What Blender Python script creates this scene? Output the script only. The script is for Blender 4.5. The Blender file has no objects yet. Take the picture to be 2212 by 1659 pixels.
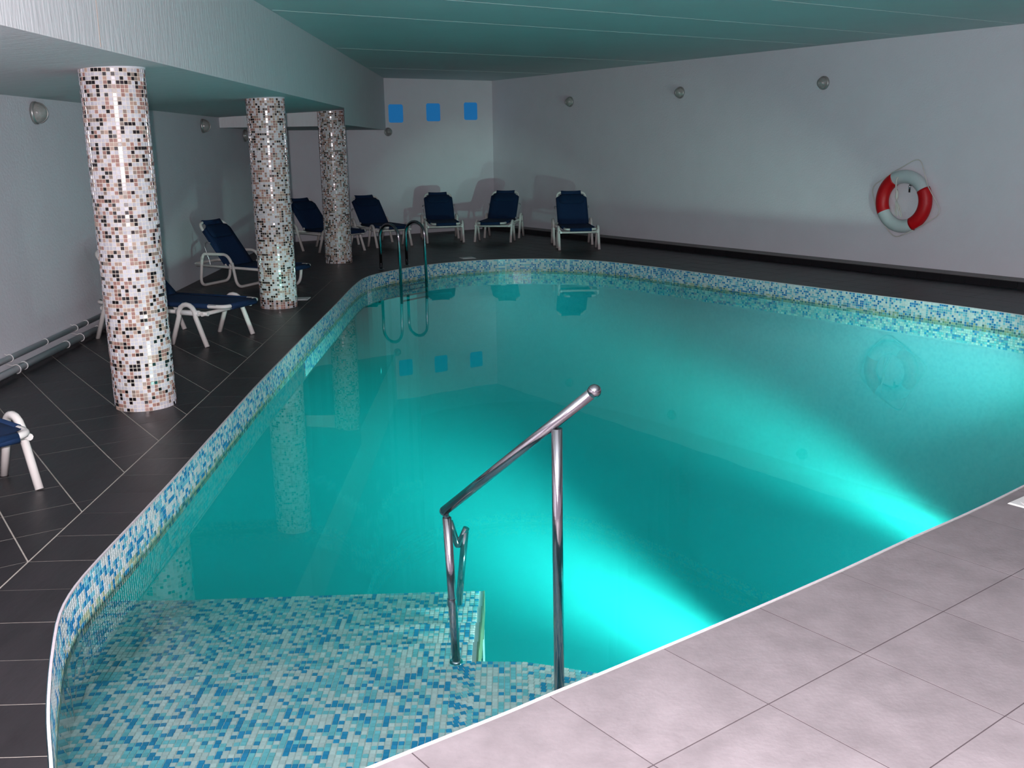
import bpy, math, random
from mathutils import Vector, Matrix
from mathutils.geometry import delaunay_2d_cdt
rnd = random.Random(7)
C = bpy.context.scene.collection
sc = bpy.context.scene
rad = math.radians

# ------------------------------------------------------------------ camera
cam_d = bpy.data.cameras.new('camera'); cam = bpy.data.objects.new('camera', cam_d); C.objects.link(cam)
cam_d.sensor_fit = 'HORIZONTAL'; cam_d.sensor_width = 36.0; cam_d.lens = 36.0 * 2157.3 / 2212.0
cam_d.clip_start = 0.05; cam_d.clip_end = 100
PITCH, ROLL = 0.23636, -0.01443
fw = Vector((0, math.cos(PITCH), -math.sin(PITCH))); rt0 = Vector((1, 0, 0)); up0 = rt0.cross(fw)
rt = rt0 * math.cos(ROLL) + up0 * math.sin(ROLL); up = up0 * math.cos(ROLL) - rt0 * math.sin(ROLL)
M = Matrix(((rt.x, up.x, -fw.x, 0), (rt.y, up.y, -fw.y, 0), (rt.z, up.z, -fw.z, 1.6), (0, 0, 0, 1)))
cam.matrix_world = M
sc.camera = cam

# ------------------------------------------------------------------ world, lights, exposure
w = bpy.data.worlds.new('world'); sc.world = w; w.use_nodes = True
bg = w.node_tree.nodes['Background']; bg.inputs[0].default_value = (1.0, 0.80, 0.98, 1); bg.inputs[1].default_value = 0.85
sc.view_settings.view_transform = 'Standard'; sc.view_settings.look = 'None'
sc.view_settings.exposure = 0.0; sc.view_settings.gamma = 1.0; sc.view_settings.use_curve_mapping = False
# the camera's own flash, just above the lens
fl = bpy.data.lights.new('camera_flash', 'POINT'); fl.energy = 1150; fl.color = (1.0, 0.88, 0.93); fl.shadow_soft_size = 0.018
flo = bpy.data.objects.new('camera_flash', fl); C.objects.link(flo); flo.location = (-0.05, -0.02, 1.665)
# underwater pool lamps, two in the near wall and one added (position, inward direction, watts)
POOL_LAMPS = [((0.99, 3.43, -0.44), (-0.72, 0.62, -0.36), 36),
              ((2.35, 4.50, -0.44), (-0.22, 0.97, -0.30), 20),
              ((4.60, 6.95, -0.44), (-0.50, 0.85, -0.30), 18)]  # unseen lamp at the far bend, added to brighten the far water
BEAMS = [((0.99, 3.43, -0.44), (-0.45, 0.89, -0.09), 62), ((2.35, 4.50, -0.44), (-0.20, 0.97, -0.02), 46), ((4.60, 6.95, -0.44), (-0.24, 0.97, 0.0), 40)]
for k_, ((lx, ly, lz), d, e) in enumerate(POOL_LAMPS + BEAMS):
    a = bpy.data.lights.new('pool_lamp_light', 'AREA'); a.shape = 'DISK'; a.size = 0.16; a.energy = e; a.color = (0.85, 1.0, 0.95) if k_ < 3 else (0.78, 1.0, 0.88); a.spread = rad(64 if 0 < k_ < 3 else 84 if k_ == 0 else 44 if k_ == 5 else 28 if k_ == 3 else 22)
    ao = bpy.data.objects.new('pool_lamp_light', a); C.objects.link(ao)
    ao.location = (lx, ly, lz); ao.rotation_euler = Vector(d).to_track_quat('-Z', 'Y').to_euler()
sc.cycles.max_bounces = 8; sc.cycles.diffuse_bounces = 3; sc.cycles.glossy_bounces = 3; sc.cycles.transmission_bounces = 4
sc.cycles.transparent_max_bounces = 12; sc.cycles.volume_bounces = 3
sc.cycles.sample_clamp_indirect = 4.0; sc.cycles.caustics_reflective = False; sc.cycles.caustics_refractive = False
sc.cycles.use_denoising = True

# ------------------------------------------------------------------ materials
def new_mat(name):
    m = bpy.data.materials.new(name); m.use_nodes = True; nt = m.node_tree
    return m, nt, nt.nodes['Principled BSDF'], nt.nodes['Material Output']
def mat(name, col, rough=0.5, metal=0.0, noise=0.0, nscale=20.0, bump=0.0, bscale=80.0, spec=0.5, stretch=(1, 1, 1), attr=None, objrand=0.0, coat=0.0):
    m, nt, b, out = new_mat(name); L = nt.links.new
    b.inputs['Roughness'].default_value = rough; b.inputs['Metallic'].default_value = metal
    b.inputs['Specular IOR Level'].default_value = spec; b.inputs['Coat Weight'].default_value = coat
    tc = nt.nodes.new('ShaderNodeNewGeometry'); mp = nt.nodes.new('ShaderNodeMapping'); mp.inputs['Scale'].default_value = stretch
    L(tc.outputs['Position'], mp.inputs['Vector'])
    if attr:
        a = nt.nodes.new('ShaderNodeAttribute'); a.attribute_name = attr; src = a.outputs['Color']
    else:
        r = nt.nodes.new('ShaderNodeRGB'); r.outputs[0].default_value = (*col, 1); src = r.outputs[0]
    if noise > 0 or objrand > 0:
        hs = nt.nodes.new('ShaderNodeHueSaturation'); L(src, hs.inputs['Color'])
        n = nt.nodes.new('ShaderNodeTexNoise'); n.inputs['Scale'].default_value = nscale; n.inputs['Detail'].default_value = 6
        n.inputs['Roughness'].default_value = 0.65
        L(mp.outputs[0], n.inputs['Vector'])
        mr = nt.nodes.new('ShaderNodeMapRange'); mr.inputs['From Min'].default_value = 0.25; mr.inputs['From Max'].default_value = 0.75
        mr.inputs['To Min'].default_value = 1 - noise; mr.inputs['To Max'].default_value = 1 + noise
        L(n.outputs['Fac'], mr.inputs['Value']); v = mr.outputs[0]
        if objrand > 0:
            oi = nt.nodes.new('ShaderNodeObjectInfo'); m2 = nt.nodes.new('ShaderNodeMapRange')
            m2.inputs['To Min'].default_value = 1 - objrand; m2.inputs['To Max'].default_value = 1 + objrand
            L(oi.outputs['Random'], m2.inputs['Value']); mm = nt.nodes.new('ShaderNodeMath'); mm.operation = 'MULTIPLY'
            L(v, mm.inputs[0]); L(m2.outputs[0], mm.inputs[1]); v = mm.outputs[0]
        L(v, hs.inputs['Value']); src = hs.outputs['Color']
    L(src, b.inputs['Base Color'])
    if bump > 0:
        n2 = nt.nodes.new('ShaderNodeTexNoise'); n2.inputs['Scale'].default_value = bscale; n2.inputs['Detail'].default_value = 4
        L(mp.outputs[0], n2.inputs['Vector'])
        bp = nt.nodes.new('ShaderNodeBump'); bp.inputs['Strength'].default_value = bump; bp.inputs['Distance'].default_value = 0.01
        L(n2.outputs['Fac'], bp.inputs['Height']); L(bp.outputs[0], b.inputs['Normal'])
    return m
M_wall = mat('white_plaster', (0.72, 0.72, 0.76), 0.9, noise=0.03, nscale=2.5, bump=0.35, bscale=45, spec=0.15)
M_beam = mat('brushed_plaster', (0.70, 0.71, 0.72), 0.85, noise=0.05, nscale=5, bump=0.5, bscale=9, spec=0.15, stretch=(5, 5, 0.7))
M_soffit = mat('soffit_plaster', (0.66, 0.67, 0.68), 0.9, noise=0.06, nscale=4, bump=0.4, bscale=8, spec=0.15, stretch=(1, 5, 5))
M_ceil = mat('ceiling_board', (0.52, 0.62, 0.62), 0.6, noise=0.04, nscale=1.2, bump=0.05, bscale=6, spec=0.2)
M_seam = mat('ceiling_seam', (0.66, 0.74, 0.73), 0.8)
M_dark = mat('dark_slate_tile', (0.019, 0.0165, 0.0185), 0.42, noise=0.28, nscale=9, bump=0.12, bscale=30, spec=0.35, stretch=(1, 0.35, 1), objrand=0.14)
M_dgrout = mat('pale_grout', (0.34, 0.31, 0.27), 0.9, noise=0.2, nscale=30)
M_light = mat('pinkish_stone_tile', (0.215, 0.188, 0.195), 0.55, noise=0.22, nscale=5.5, bump=0.10, bscale=60, spec=0.3, objrand=0.04)
M_lgrout = mat('dark_grout', (0.06, 0.045, 0.05), 0.9)
M_edge = mat('white_edge_grout', (0.50, 0.45, 0.47), 0.8, noise=0.15, nscale=60)
M_mos = mat('glass_mosaic', (0, 0, 0), 0.22, attr='tile_color', noise=0.10, nscale=60, spec=0.5)
M_cmos = mat('column_glass_mosaic', (0, 0, 0), 0.16, attr='tile_color', noise=0.10, nscale=70, spec=0.7)
M_mgrout = mat('mosaic_grout', (0.64, 0.66, 0.62), 0.85, noise=0.1, nscale=40)
M_cgrout = mat('column_grout', (0.82, 0.77, 0.66), 0.85)
M_algae = mat('grout_with_algae', (0.13, 0.16, 0.07), 0.9, noise=0.2, nscale=30)
M_white = mat('white_painted_tube', (0.72, 0.70, 0.66), 0.38, noise=0.03, nscale=8, spec=0.5)
M_navy = mat('navy_mesh_fabric', (0.005, 0.022, 0.068), 0.8, noise=0.10, nscale=60, bump=0.15, bscale=400, spec=0.25)
M_navy2 = mat('navy_shade_fabric', (0.004, 0.018, 0.052), 0.85, noise=0.10, nscale=60, bump=0.15, bscale=400, spec=0.2)
M_steel = mat('polished_steel', (0.33, 0.32, 0.34), 0.12, metal=1.0, noise=0.05, nscale=20, bump=0.02, bscale=120)
M_steel2 = mat('shaded_steel', (0.10, 0.11, 0.11), 0.3, metal=0.6)  # darker copy of the steel, shade on the rungs put into the colour
M_wire = mat('plated_wire', (0.6, 0.6, 0.6), 0.3, metal=1.0)
M_plastic = mat('white_plastic', (0.72, 0.72, 0.70), 0.4)
M_pipe = mat('white_painted_pipe', (0.62, 0.63, 0.66), 0.45, noise=0.03, nscale=10)
M_red = mat('red_buoy_fabric', (0.50, 0.002, 0.006), 0.45, noise=0.04, nscale=20, spec=0.4)
M_buoy = mat('white_buoy_shell', (0.52, 0.60, 0.60), 0.5, noise=0.05, nscale=12)
M_rope = mat('white_rope', (0.66, 0.65, 0.60), 0.9, bump=0.3, bscale=300)
M_trim = mat('black_skirting_tile', (0.014, 0.013, 0.015), 0.35, noise=0.1, nscale=20, objrand=0.1)
M_ledge = mat('grey_ledge_tile', (0.12, 0.108, 0.105), 0.5, noise=0.15, nscale=12)
M_lampbase = mat('lamp_metal', (0.42, 0.42, 0.40), 0.35, metal=0.7)
M_lampglass = mat('lamp_ribbed_glass', (0.30, 0.31, 0.29), 0.12, noise=0.3, nscale=14, spec=0.8, bump=0.3, bscale=50)
M_dirt = mat('dark_rubber', (0.02, 0.02, 0.02), 0.7)

def emis(name, col, s, base=(0.1, 0.1, 0.1)):
    m, nt, b, out = new_mat(name)
    b.inputs['Base Color'].default_value = (*base, 1); b.inputs['Emission Color'].default_value = (*col, 1); b.inputs['Emission Strength'].default_value = s
    return m
M_bluewin = emis('blue_tinted_pane', (0.012, 0.17, 0.44), 0.5, (0.01, 0.12, 0.35))
M_lens = emis('pool_lamp_lens', (0.6, 1.0, 0.85), 2.0)

# pool lining below the mosaic band: mosaic colour by pattern (too far under the hazy water to pick pieces apart)
def lining_mat():
    m, nt, b, out = new_mat('pool_lining_mosaic'); L = nt.links.new
    uv = nt.nodes.new('ShaderNodeAttribute'); uv.attribute_name = 'lining_uv'
    mp = nt.nodes.new('ShaderNodeVectorMath'); mp.operation = 'SCALE'; mp.inputs['Scale'].default_value = 1 / 0.0233
    L(uv.outputs['Vector'], mp.inputs[0])
    fl_ = nt.nodes.new('ShaderNodeVectorMath'); fl_.operation = 'FLOOR'; L(mp.outputs[0], fl_.inputs[0])
    wn = nt.nodes.new('ShaderNodeTexWhiteNoise'); wn.noise_dimensions = '3D'; L(fl_.outputs[0], wn.inputs['Vector'])
    cr = nt.nodes.new('ShaderNodeValToRGB'); cr.color_ramp.interpolation = 'CONSTANT'
    e = cr.color_ramp.elements; e[0].color = (0.36, 0.74, 0.86, 1); e[1].position = 0.42; e[1].color = (0.31, 0.70, 0.83, 1)
    x = e.new(0.80); x.color = (0.27, 0.65, 0.80, 1)
    L(wn.outputs['Value'], cr.inputs['Fac']); L(cr.outputs[0], b.inputs['Base Color']); b.inputs['Roughness'].default_value = 0.4
    return m
M_lining = lining_mat()
M_bottom = mat('pale_blue_pool_floor', (0.33, 0.71, 0.83), 0.5, noise=0.04, nscale=3)

def water_mat():
    m, nt, b, out = new_mat('pool_water'); L = nt.links.new; nt.nodes.remove(b)
    tr = nt.nodes.new('ShaderNodeBsdfTransparent'); gl = nt.nodes.new('ShaderNodeBsdfGlossy'); gl.inputs['Roughness'].default_value = 0.0
    fr = nt.nodes.new('ShaderNodeFresnel'); fr.inputs['IOR'].default_value = 1.33
    mx = nt.nodes.new('ShaderNodeMixShader'); L(fr.outputs[0], mx.inputs[0]); L(tr.outputs[0], mx.inputs[1]); L(gl.outputs[0], mx.inputs[2])
    g = nt.nodes.new('ShaderNodeNewGeometry'); n = nt.nodes.new('ShaderNodeTexNoise'); n.inputs['Scale'].default_value = 2.2; n.inputs['Detail'].default_value = 1
    L(g.outputs['Position'], n.inputs['Vector']); bp = nt.nodes.new('ShaderNodeBump'); bp.inputs['Strength'].default_value = 0.02; bp.inputs['Distance'].default_value = 0.02
    L(n.outputs['Fac'], bp.inputs['Height']); L(bp.outputs[0], gl.inputs['Normal'])
    L(mx.outputs[0], out.inputs['Surface'])
    vs = nt.nodes.new('ShaderNodeVolumeScatter'); vs.inputs['Color'].default_value = (0.04, 0.965, 0.965, 1); vs.inputs['Density'].default_value = WSC; vs.inputs['Anisotropy'].default_value = 0.3
    va = nt.nodes.new('ShaderNodeVolumeAbsorption'); va.inputs['Color'].default_value = (0.0, 0.95, 0.955, 1); va.inputs['Density'].default_value = WAB
    ad = nt.nodes.new('ShaderNodeAddShader'); L(vs.outputs[0], ad.inputs[0]); L(va.outputs[0], ad.inputs[1]); L(ad.outputs[0], out.inputs['Volume'])
    return m
WSC, WAB = 0.18, 0.36
M_water = water_mat()

# ------------------------------------------------------------------ mesh helpers
class MB:
    def __init__(s): s.v = []; s.f = []; s.c = []; s.uv = None
    def add(s, vs, fs, col=None):
        o = len(s.v); s.v += [tuple(p) for p in vs]; s.f += [tuple(i + o for i in f) for f in fs]
        s.c += [col] * len(fs)
    def box(s, x0, x1, y0, y1, z0, z1, col=None):
        s.add([(x0, y0, z0), (x1, y0, z0), (x1, y1, z0), (x0, y1, z0), (x0, y0, z1), (x1, y0, z1), (x1, y1, z1), (x0, y1, z1)],
              [(0, 3, 2, 1), (4, 5, 6, 7), (0, 1, 5, 4), (1, 2, 6, 5), (2, 3, 7, 6), (3, 0, 4, 7)], col)
    def tube(s, pts, r, n=10, closed=False, cap=True, flat=None):
        P = [Vector(p) for p in pts]; N = len(P); rings = []
        u = None
        for i in range(N):
            if closed: t = (P[(i + 1) % N] - P[i - 1]).normalized()
            else: t = (P[min(i + 1, N - 1)] - P[max(i - 1, 0)]).normalized()
            if u is None:
                a = Vector((0, 0, 1)) if abs(t.z) < 0.9 else Vector((1, 0, 0)); u = (a - t * a.dot(t)).normalized()
            else: u = (u - t * u.dot(t)).normalized()
            v = t.cross(u); rr = r[i] if isinstance(r, (list, tuple)) else r
            rings.append([P[i] + u * math.cos(2 * math.pi * k / n) * rr * (flat or 1) + v * math.sin(2 * math.pi * k / n) * rr for k in range(n)])
        vs = [p for rg in rings for p in rg]; fs = []
        m = N if closed else N - 1
        for i in range(m):
            j = (i + 1) % N
            for k in range(n):
                k2 = (k + 1) % n; fs.append((i * n + k, i * n + k2, j * n + k2, j * n + k))
        if cap and not closed: fs += [tuple(range(n - 1, -1, -1)), tuple((N - 1) * n + k for k in range(n))]
        s.add(vs, fs)
    def lathe(s, prof, n=24, o=(0, 0, 0), ax=None):  # prof: (r, z) list; ax: axis direction
        q = Vector(ax).to_track_quat('Z', 'Y') if ax else None; vs = []; fs = []
        for (r_, z_) in prof:
            for k in range(n):
                p = Vector((r_ * math.cos(2 * math.pi * k / n), r_ * math.sin(2 * math.pi * k / n), z_))
                if q: p = q @ p
                vs.append(p + Vector(o))
        for i in range(len(prof) - 1):
            for k in range(n):
                k2 = (k + 1) % n; fs.append((i * n + k, i * n + k2, (i + 1) * n + k2, (i + 1) * n + k))
        s.add(vs, fs)
    def prism(s, poly, z0, z1):
        n = len(poly); s.add([(x, y, z0) for x, y in poly] + [(x, y, z1) for x, y in poly],
                             [tuple(range(n - 1, -1, -1)), tuple(range(n, 2 * n))] + [(i, (i + 1) % n, n + (i + 1) % n, n + i) for i in range(n)])
    def mesh(s, name, m, smooth=False):
        me = bpy.data.meshes.new(name); me.from_pydata(s.v, [], s.f)
        if any(c is not None for c in s.c):
            a = me.attributes.new('tile_color', 'FLOAT_COLOR', 'FACE'); fl_ = []
            for c in s.c: fl_ += [*(c or (0.5, 0.5, 0.5)), 1.0]
            a.data.foreach_set('color', fl_)
        me.materials.append(m)
        if smooth: me.polygons.foreach_set('use_smooth', [len(f) == 4 for f in s.f])
        me.update(); return me
    def build(s, name, m, parent=None, smooth=False, kind=None):
        o = bpy.data.objects.new(name, s.mesh(name, m, smooth)); C.objects.link(o)
        if parent: o.parent = parent
        if kind: o['kind'] = kind
        return o
def inst(name, me, parent, loc=(0, 0, 0), rot=None):
    o = bpy.data.objects.new(name, me); C.objects.link(o); o.location = loc
    if rot is not None: o.rotation_euler = rot
    if parent: o.parent = parent
    return o
def thing(name, label, cat, loc=(0, 0, 0), rz=0, group=None):
    o = bpy.data.objects.new(name, None); C.objects.link(o); o.location = loc; o.rotation_euler = (0, 0, rz); o.empty_display_size = 0.1
    o['label'] = label; o['category'] = cat
    if group: o['group'] = group
    return o
def tag(o, label, cat, group=None):
    o['label'] = label; o['category'] = cat
    if group: o['group'] = group
    return o
def fillet(pts, r, n=6, closed=False):
    P = [Vector(p) for p in pts]; out = []; N = len(P)
    for i in range(N):
        if not closed and i in (0, N - 1): out.append(P[i]); continue
        a, b, c = P[i - 1], P[i], P[(i + 1) % N]
        d1 = (a - b); d2 = (c - b); rr = min(r, d1.length * 0.49, d2.length * 0.49)
        p1 = b + d1.normalized() * rr; p2 = b + d2.normalized() * rr
        for k in range(n + 1):
            t = k / n; out.append(p1 * (1 - t) ** 2 + b * 2 * t * (1 - t) + p2 * t * t)
    return out

# ------------------------------------------------------------------ measured plan (metres)
OUT = [(-1.237, 2.351), (-1.343, 2.570), (-1.432, 2.775), (-1.524, 3.009), (-1.612, 3.263), (-1.655, 3.50), (-1.669, 3.80), (-1.675, 4.133), (-1.689, 4.727),
       (-1.717, 5.526), (-1.757, 6.619), (-1.781, 7.86), (-1.802, 9.124), (-1.818, 10.397), (-1.84, 11.4), (-1.825, 12.30), (-1.71, 12.78), (-1.485, 13.211), (-1.154, 13.663),
       (-0.731, 14.0), (-0.3, 14.19), (0.052, 14.24), (0.42, 14.22), (0.78, 14.12), (1.10, 13.94), (1.40, 13.68), (1.75, 13.27), (2.105, 12.80), (2.45, 12.30), (3.127, 11.372), (3.700, 10.551),
       (4.296, 9.719), (4.709, 9.044), (5.00, 8.40), (5.08, 7.75), (4.95, 7.1), (4.62, 6.55), (4.10, 6.0), (3.45, 5.38), (2.90, 4.88), (2.363, 4.422), (1.977, 4.107),
       (1.616, 3.831), (1.232, 3.525), (0.852, 3.236), (0.510, 2.983), (0.262, 2.802), (0.105, 2.690), (-0.037, 2.585), (-0.333, 2.379), (-0.62, 2.18), (-0.86, 2.06),
       (-1.03, 2.05), (-1.15, 2.16)]
def catmull(P, sub=4):
    out = []; N = len(P)
    for i in range(N):
        p0, p1, p2, p3 = (Vector((*P[(i + k) % N], 0)) for k in (-1, 0, 1, 2))
        for k in range(sub):
            t = k / sub
            q = 0.5 * ((2 * p1) + (p2 - p0) * t + (2 * p0 - 5 * p1 + 4 * p2 - p3) * t * t + (3 * p1 - p0 - 3 * p2 + p3) * t ** 3)
            out.append((q.x, q.y))
    return out
POOL = catmull(OUT, 3)          # clockwise seen from above
ZW = -0.18
def offset(poly, d):            # d > 0 : outwards (poly is clockwise)
    out = []; N = len(poly)
    for i in range(N):
        a = Vector(poly[i - 1]); b = Vector(poly[i]); c = Vector(poly[(i + 1) % N]); t = (c - a).normalized(); out.append((b.x - t.y * d, b.y + t.x * d))
    return out
def inside(p, poly):
    x, y = p; r = False; j = len(poly) - 1
    for i in range(len(poly)):
        xi, yi = poly[i]; xj, yj = poly[j]
        if (yi > y) != (yj > y) and x < (xj - xi) * (y - yi) / (yj - yi) + xi: r = not r
        j = i
    return r
TH = rad(34.04); NR = Vector((math.cos(TH), math.sin(TH), 0)); UR = Vector((math.sin(TH), -math.cos(TH), 0))  # right wall normal / direction toward viewer
NB = Vector((-math.sin(TH), math.cos(TH), 0))
DR, DB = 10.76, 16.46
COR = NR * DR + NB * DB          # far corner
HC = 2.754
def lwx(y): return -3.425 - 0.037 * y
# far left corner: left wall meets back wall
_y = 17.5
for _ in range(30):
    _y = (DB - NB.x * lwx(_y)) / NB.y
LC = Vector((lwx(_y), _y, 0))
NEARY = -2.2
RN = COR + UR * 26.0
RNp = Vector(((DR - NR.y * NEARY) / NR.x, NEARY, 0))
ROOM = [(lwx(NEARY), NEARY), (RNp.x, NEARY), (COR.x, COR.y), (LC.x, LC.y)]

# ------------------------------------------------------------------ room shell
def wall(name, a, b, z0, z1, m, thick=0.15, out=None):
    a = Vector(a); b = Vector(b); n = Vector(out) * thick; mb = MB()
    mb.add([a + Vector((0, 0, z0)), b + Vector((0, 0, z0)), b + Vector((0, 0, z1)), a + Vector((0, 0, z1)),
            a + n + Vector((0, 0, z0)), b + n + Vector((0, 0, z0)), b + n + Vector((0, 0, z1)), a + n + Vector((0, 0, z1))],
           [(0, 1, 2, 3), (7, 6, 5, 4), (0, 4, 5, 1), (1, 5, 6, 2), (2, 6, 7, 3), (3, 7, 4, 0)])
    return mb.build(name, m, kind='structure')
wall('wall_right', COR, RNp, -0.05, HC + 0.1, M_wall, out=NR)
wall('wall_back', LC, COR, -0.05, HC + 0.1, M_wall, out=NB)
wall('wall_left', (lwx(NEARY), NEARY, 0), LC, -0.05, HC + 0.1, M_wall, out=(-1, 0.037, 0))
mb = MB(); mb.prism([(lwx(NEARY) - 0.2, NEARY), (RNp.x + 0.2, NEARY), (COR.x + 0.1, COR.y + 0.2), (LC.x - 0.2, LC.y + 0.2)], HC, HC + 0.15)
ceil = mb.build('ceiling', M_ceil, kind='structure')
# thin raised seams between the ceiling boards, square to the long right wall
bfx = lambda y: -1.915 - 0.0148 * y          # front face of the beam over the columns
for d in [14.4, 11.7, 8.75, 7.5, 6.2, 4.9]:
    p_r = NR * (DR - 0.002) + NB * d; best = None
    t = 0.0
    while True:
        q = p_r - NR * t
        if q.x < bfx(q.y) or q.y < NEARY: break
        t += 0.05
    q = p_r - NR * (t - 0.05); mbs = MB()
    e = NB * 0.004
    mbs.add([p_r - e + Vector((0, 0, HC)), p_r + e + Vector((0, 0, HC)), q + e + Vector((0, 0, HC)), q - e + Vector((0, 0, HC)),
             p_r - e + Vector((0, 0, HC - .002)), p_r + e + Vector((0, 0, HC - .002)), q + e + Vector((0, 0, HC - .002)), q - e + Vector((0, 0, HC - .002))],
            [(4, 5, 6, 7), (0, 4, 7, 3), (1, 2, 6, 5), (0, 1, 5, 4), (3, 7, 6, 2)])
    mbs.build('seam', M_seam, ceil)
# long beam carrying the ceiling edge, with the low soffit behind it
yb = (DB - NB.x * bfx(18)) / NB.y
SZF, SZL = 2.078, 2.0          # soffit height at the beam front and at the left wall
mb = MB(); a = NEARY
A0 = (bfx(a), a); A1 = (bfx(yb), yb); W0 = (lwx(a), a); W1 = (LC.x, LC.y)
mb.add([(*A0, SZF), (*A1, SZF), (*A1, HC), (*A0, HC)], [(0, 1, 2, 3)]); mb.add([(*A0, SZF), (*A0, HC), (*W0, HC), (*W0, SZL)], [(0, 1, 2, 3)])
beam = mb.build('ceiling_beam', M_beam, kind='structure')
mb = MB(); mb.add([(*A0, SZF), (*W0, SZL), (*W1, SZL), (*A1, SZF)], [(0, 1, 2, 3)])
sof = mb.build('soffit', M_soffit, beam)
# hairline joint in the plaster of the beam
jy = 5.15; mb = MB(); mb.box(bfx(jy) - 0.001, bfx(jy) + 0.0015, jy - 0.003, jy + 0.003, SZF + 0.01, HC)
mb.build('plaster_joint', mat('joint_stain', (0.50, 0.40, 0.33), 0.9), beam)
# lower box-out across the far end
cb0 = Vector((lwx(14.1), 14.1, 0)); cb1 = Vector((bfx(14.25) , 14.45, 0))
mb = MB(); fa = 14.12; zc = 1.865
mb.prism([(lwx(fa), fa), (-2.25, fa), (-2.15, 13.62), (bfx(13.35) + .001, 13.35), (bfx(yb) + .001, yb), (LC.x, LC.y)], zc, 2.09)
mb.build('lowered_boxing', M_beam, kind='structure')

# ------------------------------------------------------------------ floors
LIGHT = [(-7, -3), (16, -3), (16, 3.0), (8.0, 8.0), (4.96, 7.2), (3.5, 7.0), (0.5, 5), (-0.8, 2.6), (-1.10, 2.11), (-1.4, 1.86), (-7, 1.86)]
LIGHTr = LIGHT
def seg_int(a, b, c, d):
    def cr(o, p, q): return (p[0] - o[0]) * (q[1] - o[1]) - (p[1] - o[1]) * (q[0] - o[0])
    return cr(a, b, c) * cr(a, b, d) < 0 and cr(c, d, a) * cr(c, d, b) < 0
def near_segs(poly, cx, cy, R):
    out = []; N = len(poly)
    for i in range(N):
        a = poly[i]; b = poly[(i + 1) % N]
        dx, dy = b[0] - a[0], b[1] - a[1]; l2 = dx * dx + dy * dy
        t = max(0, min(1, ((cx - a[0]) * dx + (cy - a[1]) * dy) / l2)) if l2 else 0
        if math.hypot(a[0] + dx * t - cx, a[1] + dy * t - cy) < R: out.append((a, b))
    return out
def cut_polys(quad, ok, bounds):
    """triangulate quad against boundary segments, keep the pieces where ok() holds -> (verts, tris) or 'full'/'none'"""
    cx = sum(p[0] for p in quad) / 4; cy = sum(p[1] for p in quad) / 4; R = max(math.hypot(p[0] - cx, p[1] - cy) for p in quad) + 0.01
    segs = []
    for poly in bounds: segs += near_segs(poly, cx, cy, R)
    hit = any(inside(a, quad) or inside(b, quad) or any(seg_int(a, b, quad[i], quad[(i + 1) % 4]) for i in range(4)) for a, b in segs)
    if not hit: return ('full', None) if ok((cx, cy)) else ('none', None)
    vs = [Vector(p) for p in quad]; es = [(i, (i + 1) % 4) for i in range(4)]
    for a, b in segs:
        k = len(vs); vs += [Vector(a), Vector(b)]; es.append((k, k + 1))
    V, E_, F, _, _, _ = delaunay_2d_cdt(vs, es, [], 0, 1e-5)
    keep = []
    for f in F:
        c = (sum(V[i].x for i in f) / len(f), sum(V[i].y for i in f) / len(f))
        if inside(c, quad) and ok(c):
            fl_ = list(f); ar = sum(V[fl_[i]].x * V[fl_[(i + 1) % len(fl_)]].y - V[fl_[(i + 1) % len(fl_)]].x * V[fl_[i]].y for i in range(len(fl_)))
            if ar < 0: fl_.reverse()
            if abs(ar) > 2e-5: keep.append(tuple(fl_))
    if not keep: return 'none', None
    used = sorted({i for f in keep for i in f}); mp = {u: k for k, u in enumerate(used)}
    return 'cut', ([(V[u].x, V[u].y) for u in used], [tuple(mp[i] for i in f) for f in keep])
def slab_mb(vs, tris, z1, th):
    mb = MB(); n = len(vs)
    cnt = {}
    for f in tris:
        for i in range(len(f)): cnt[(f[i], f[(i + 1) % len(f)])] = 1
    fs = [tuple(f) for f in tris]
    for (a, b) in cnt:
        if (b, a) not in cnt: fs.append((a, n + a, n + b, b))
    mb.add([(x, y, z1) for x, y in vs] + [(x, y, z1 - th) for x, y in vs], fs)
    return mb
POOLX = offset(POOL, 0.012)
def in_room(p): return inside(p, ROOM2)
# baseboard on the right wall takes 0.13 m of floor
ROOM2 = [(lwx(NEARY), NEARY), (RNp.x - 0.338, NEARY), tuple((COR - NR * 0.280).xy), (LC.x, LC.y)]
def ok_dark_any(p): return in_room(p) and not inside(p, POOLX) and not inside(p, LIGHT)
LLX = lambda y: -1.9165 - 0.029 * (y - 2.75)   # the long joint beside the pool
STRIP = [(LLX(1.86) - .005, 1.86), (-0.9, 1.86), (-0.9, 3.2), (-1.2, 12.28), (LLX(12.28) - .005, 12.28)]
def ok_grid(p): return ok_dark_any(p) and not inside(p, STRIP)
def ok_strip(p): return ok_dark_any(p) and inside(p, STRIP)
def ok_light(p): return in_room(p) and not inside(p, POOLX) and inside(p, LIGHT)

def screed(name, ok, bounds, m, z=-0.0009):
    mb = MB(); ys = [NEARY + k * 0.9 for k in range(26)]; xs = [-4.6 + k * 0.9 for k in range(22)]
    for x in xs:
        for y in ys:
            q = [(x, y), (x + .9, y), (x + .9, y + .9), (x, y + .9)]
            st, d = cut_polys(q, ok, bounds)
            if st == 'full': mb.add([(a, b, z) for a, b in q], [(0, 1, 2, 3)])
            elif st == 'cut': mb.add([(a, b, z) for a, b in d[0]], d[1])
    return mb.build(name, m, kind='structure')
floor_d = screed('floor', ok_dark_any, [ROOM2, POOLX, LIGHT], M_dgrout)
floor_l = screed('floor', ok_light, [ROOM2, POOLX, LIGHT], M_lgrout, -0.0007)

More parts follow.
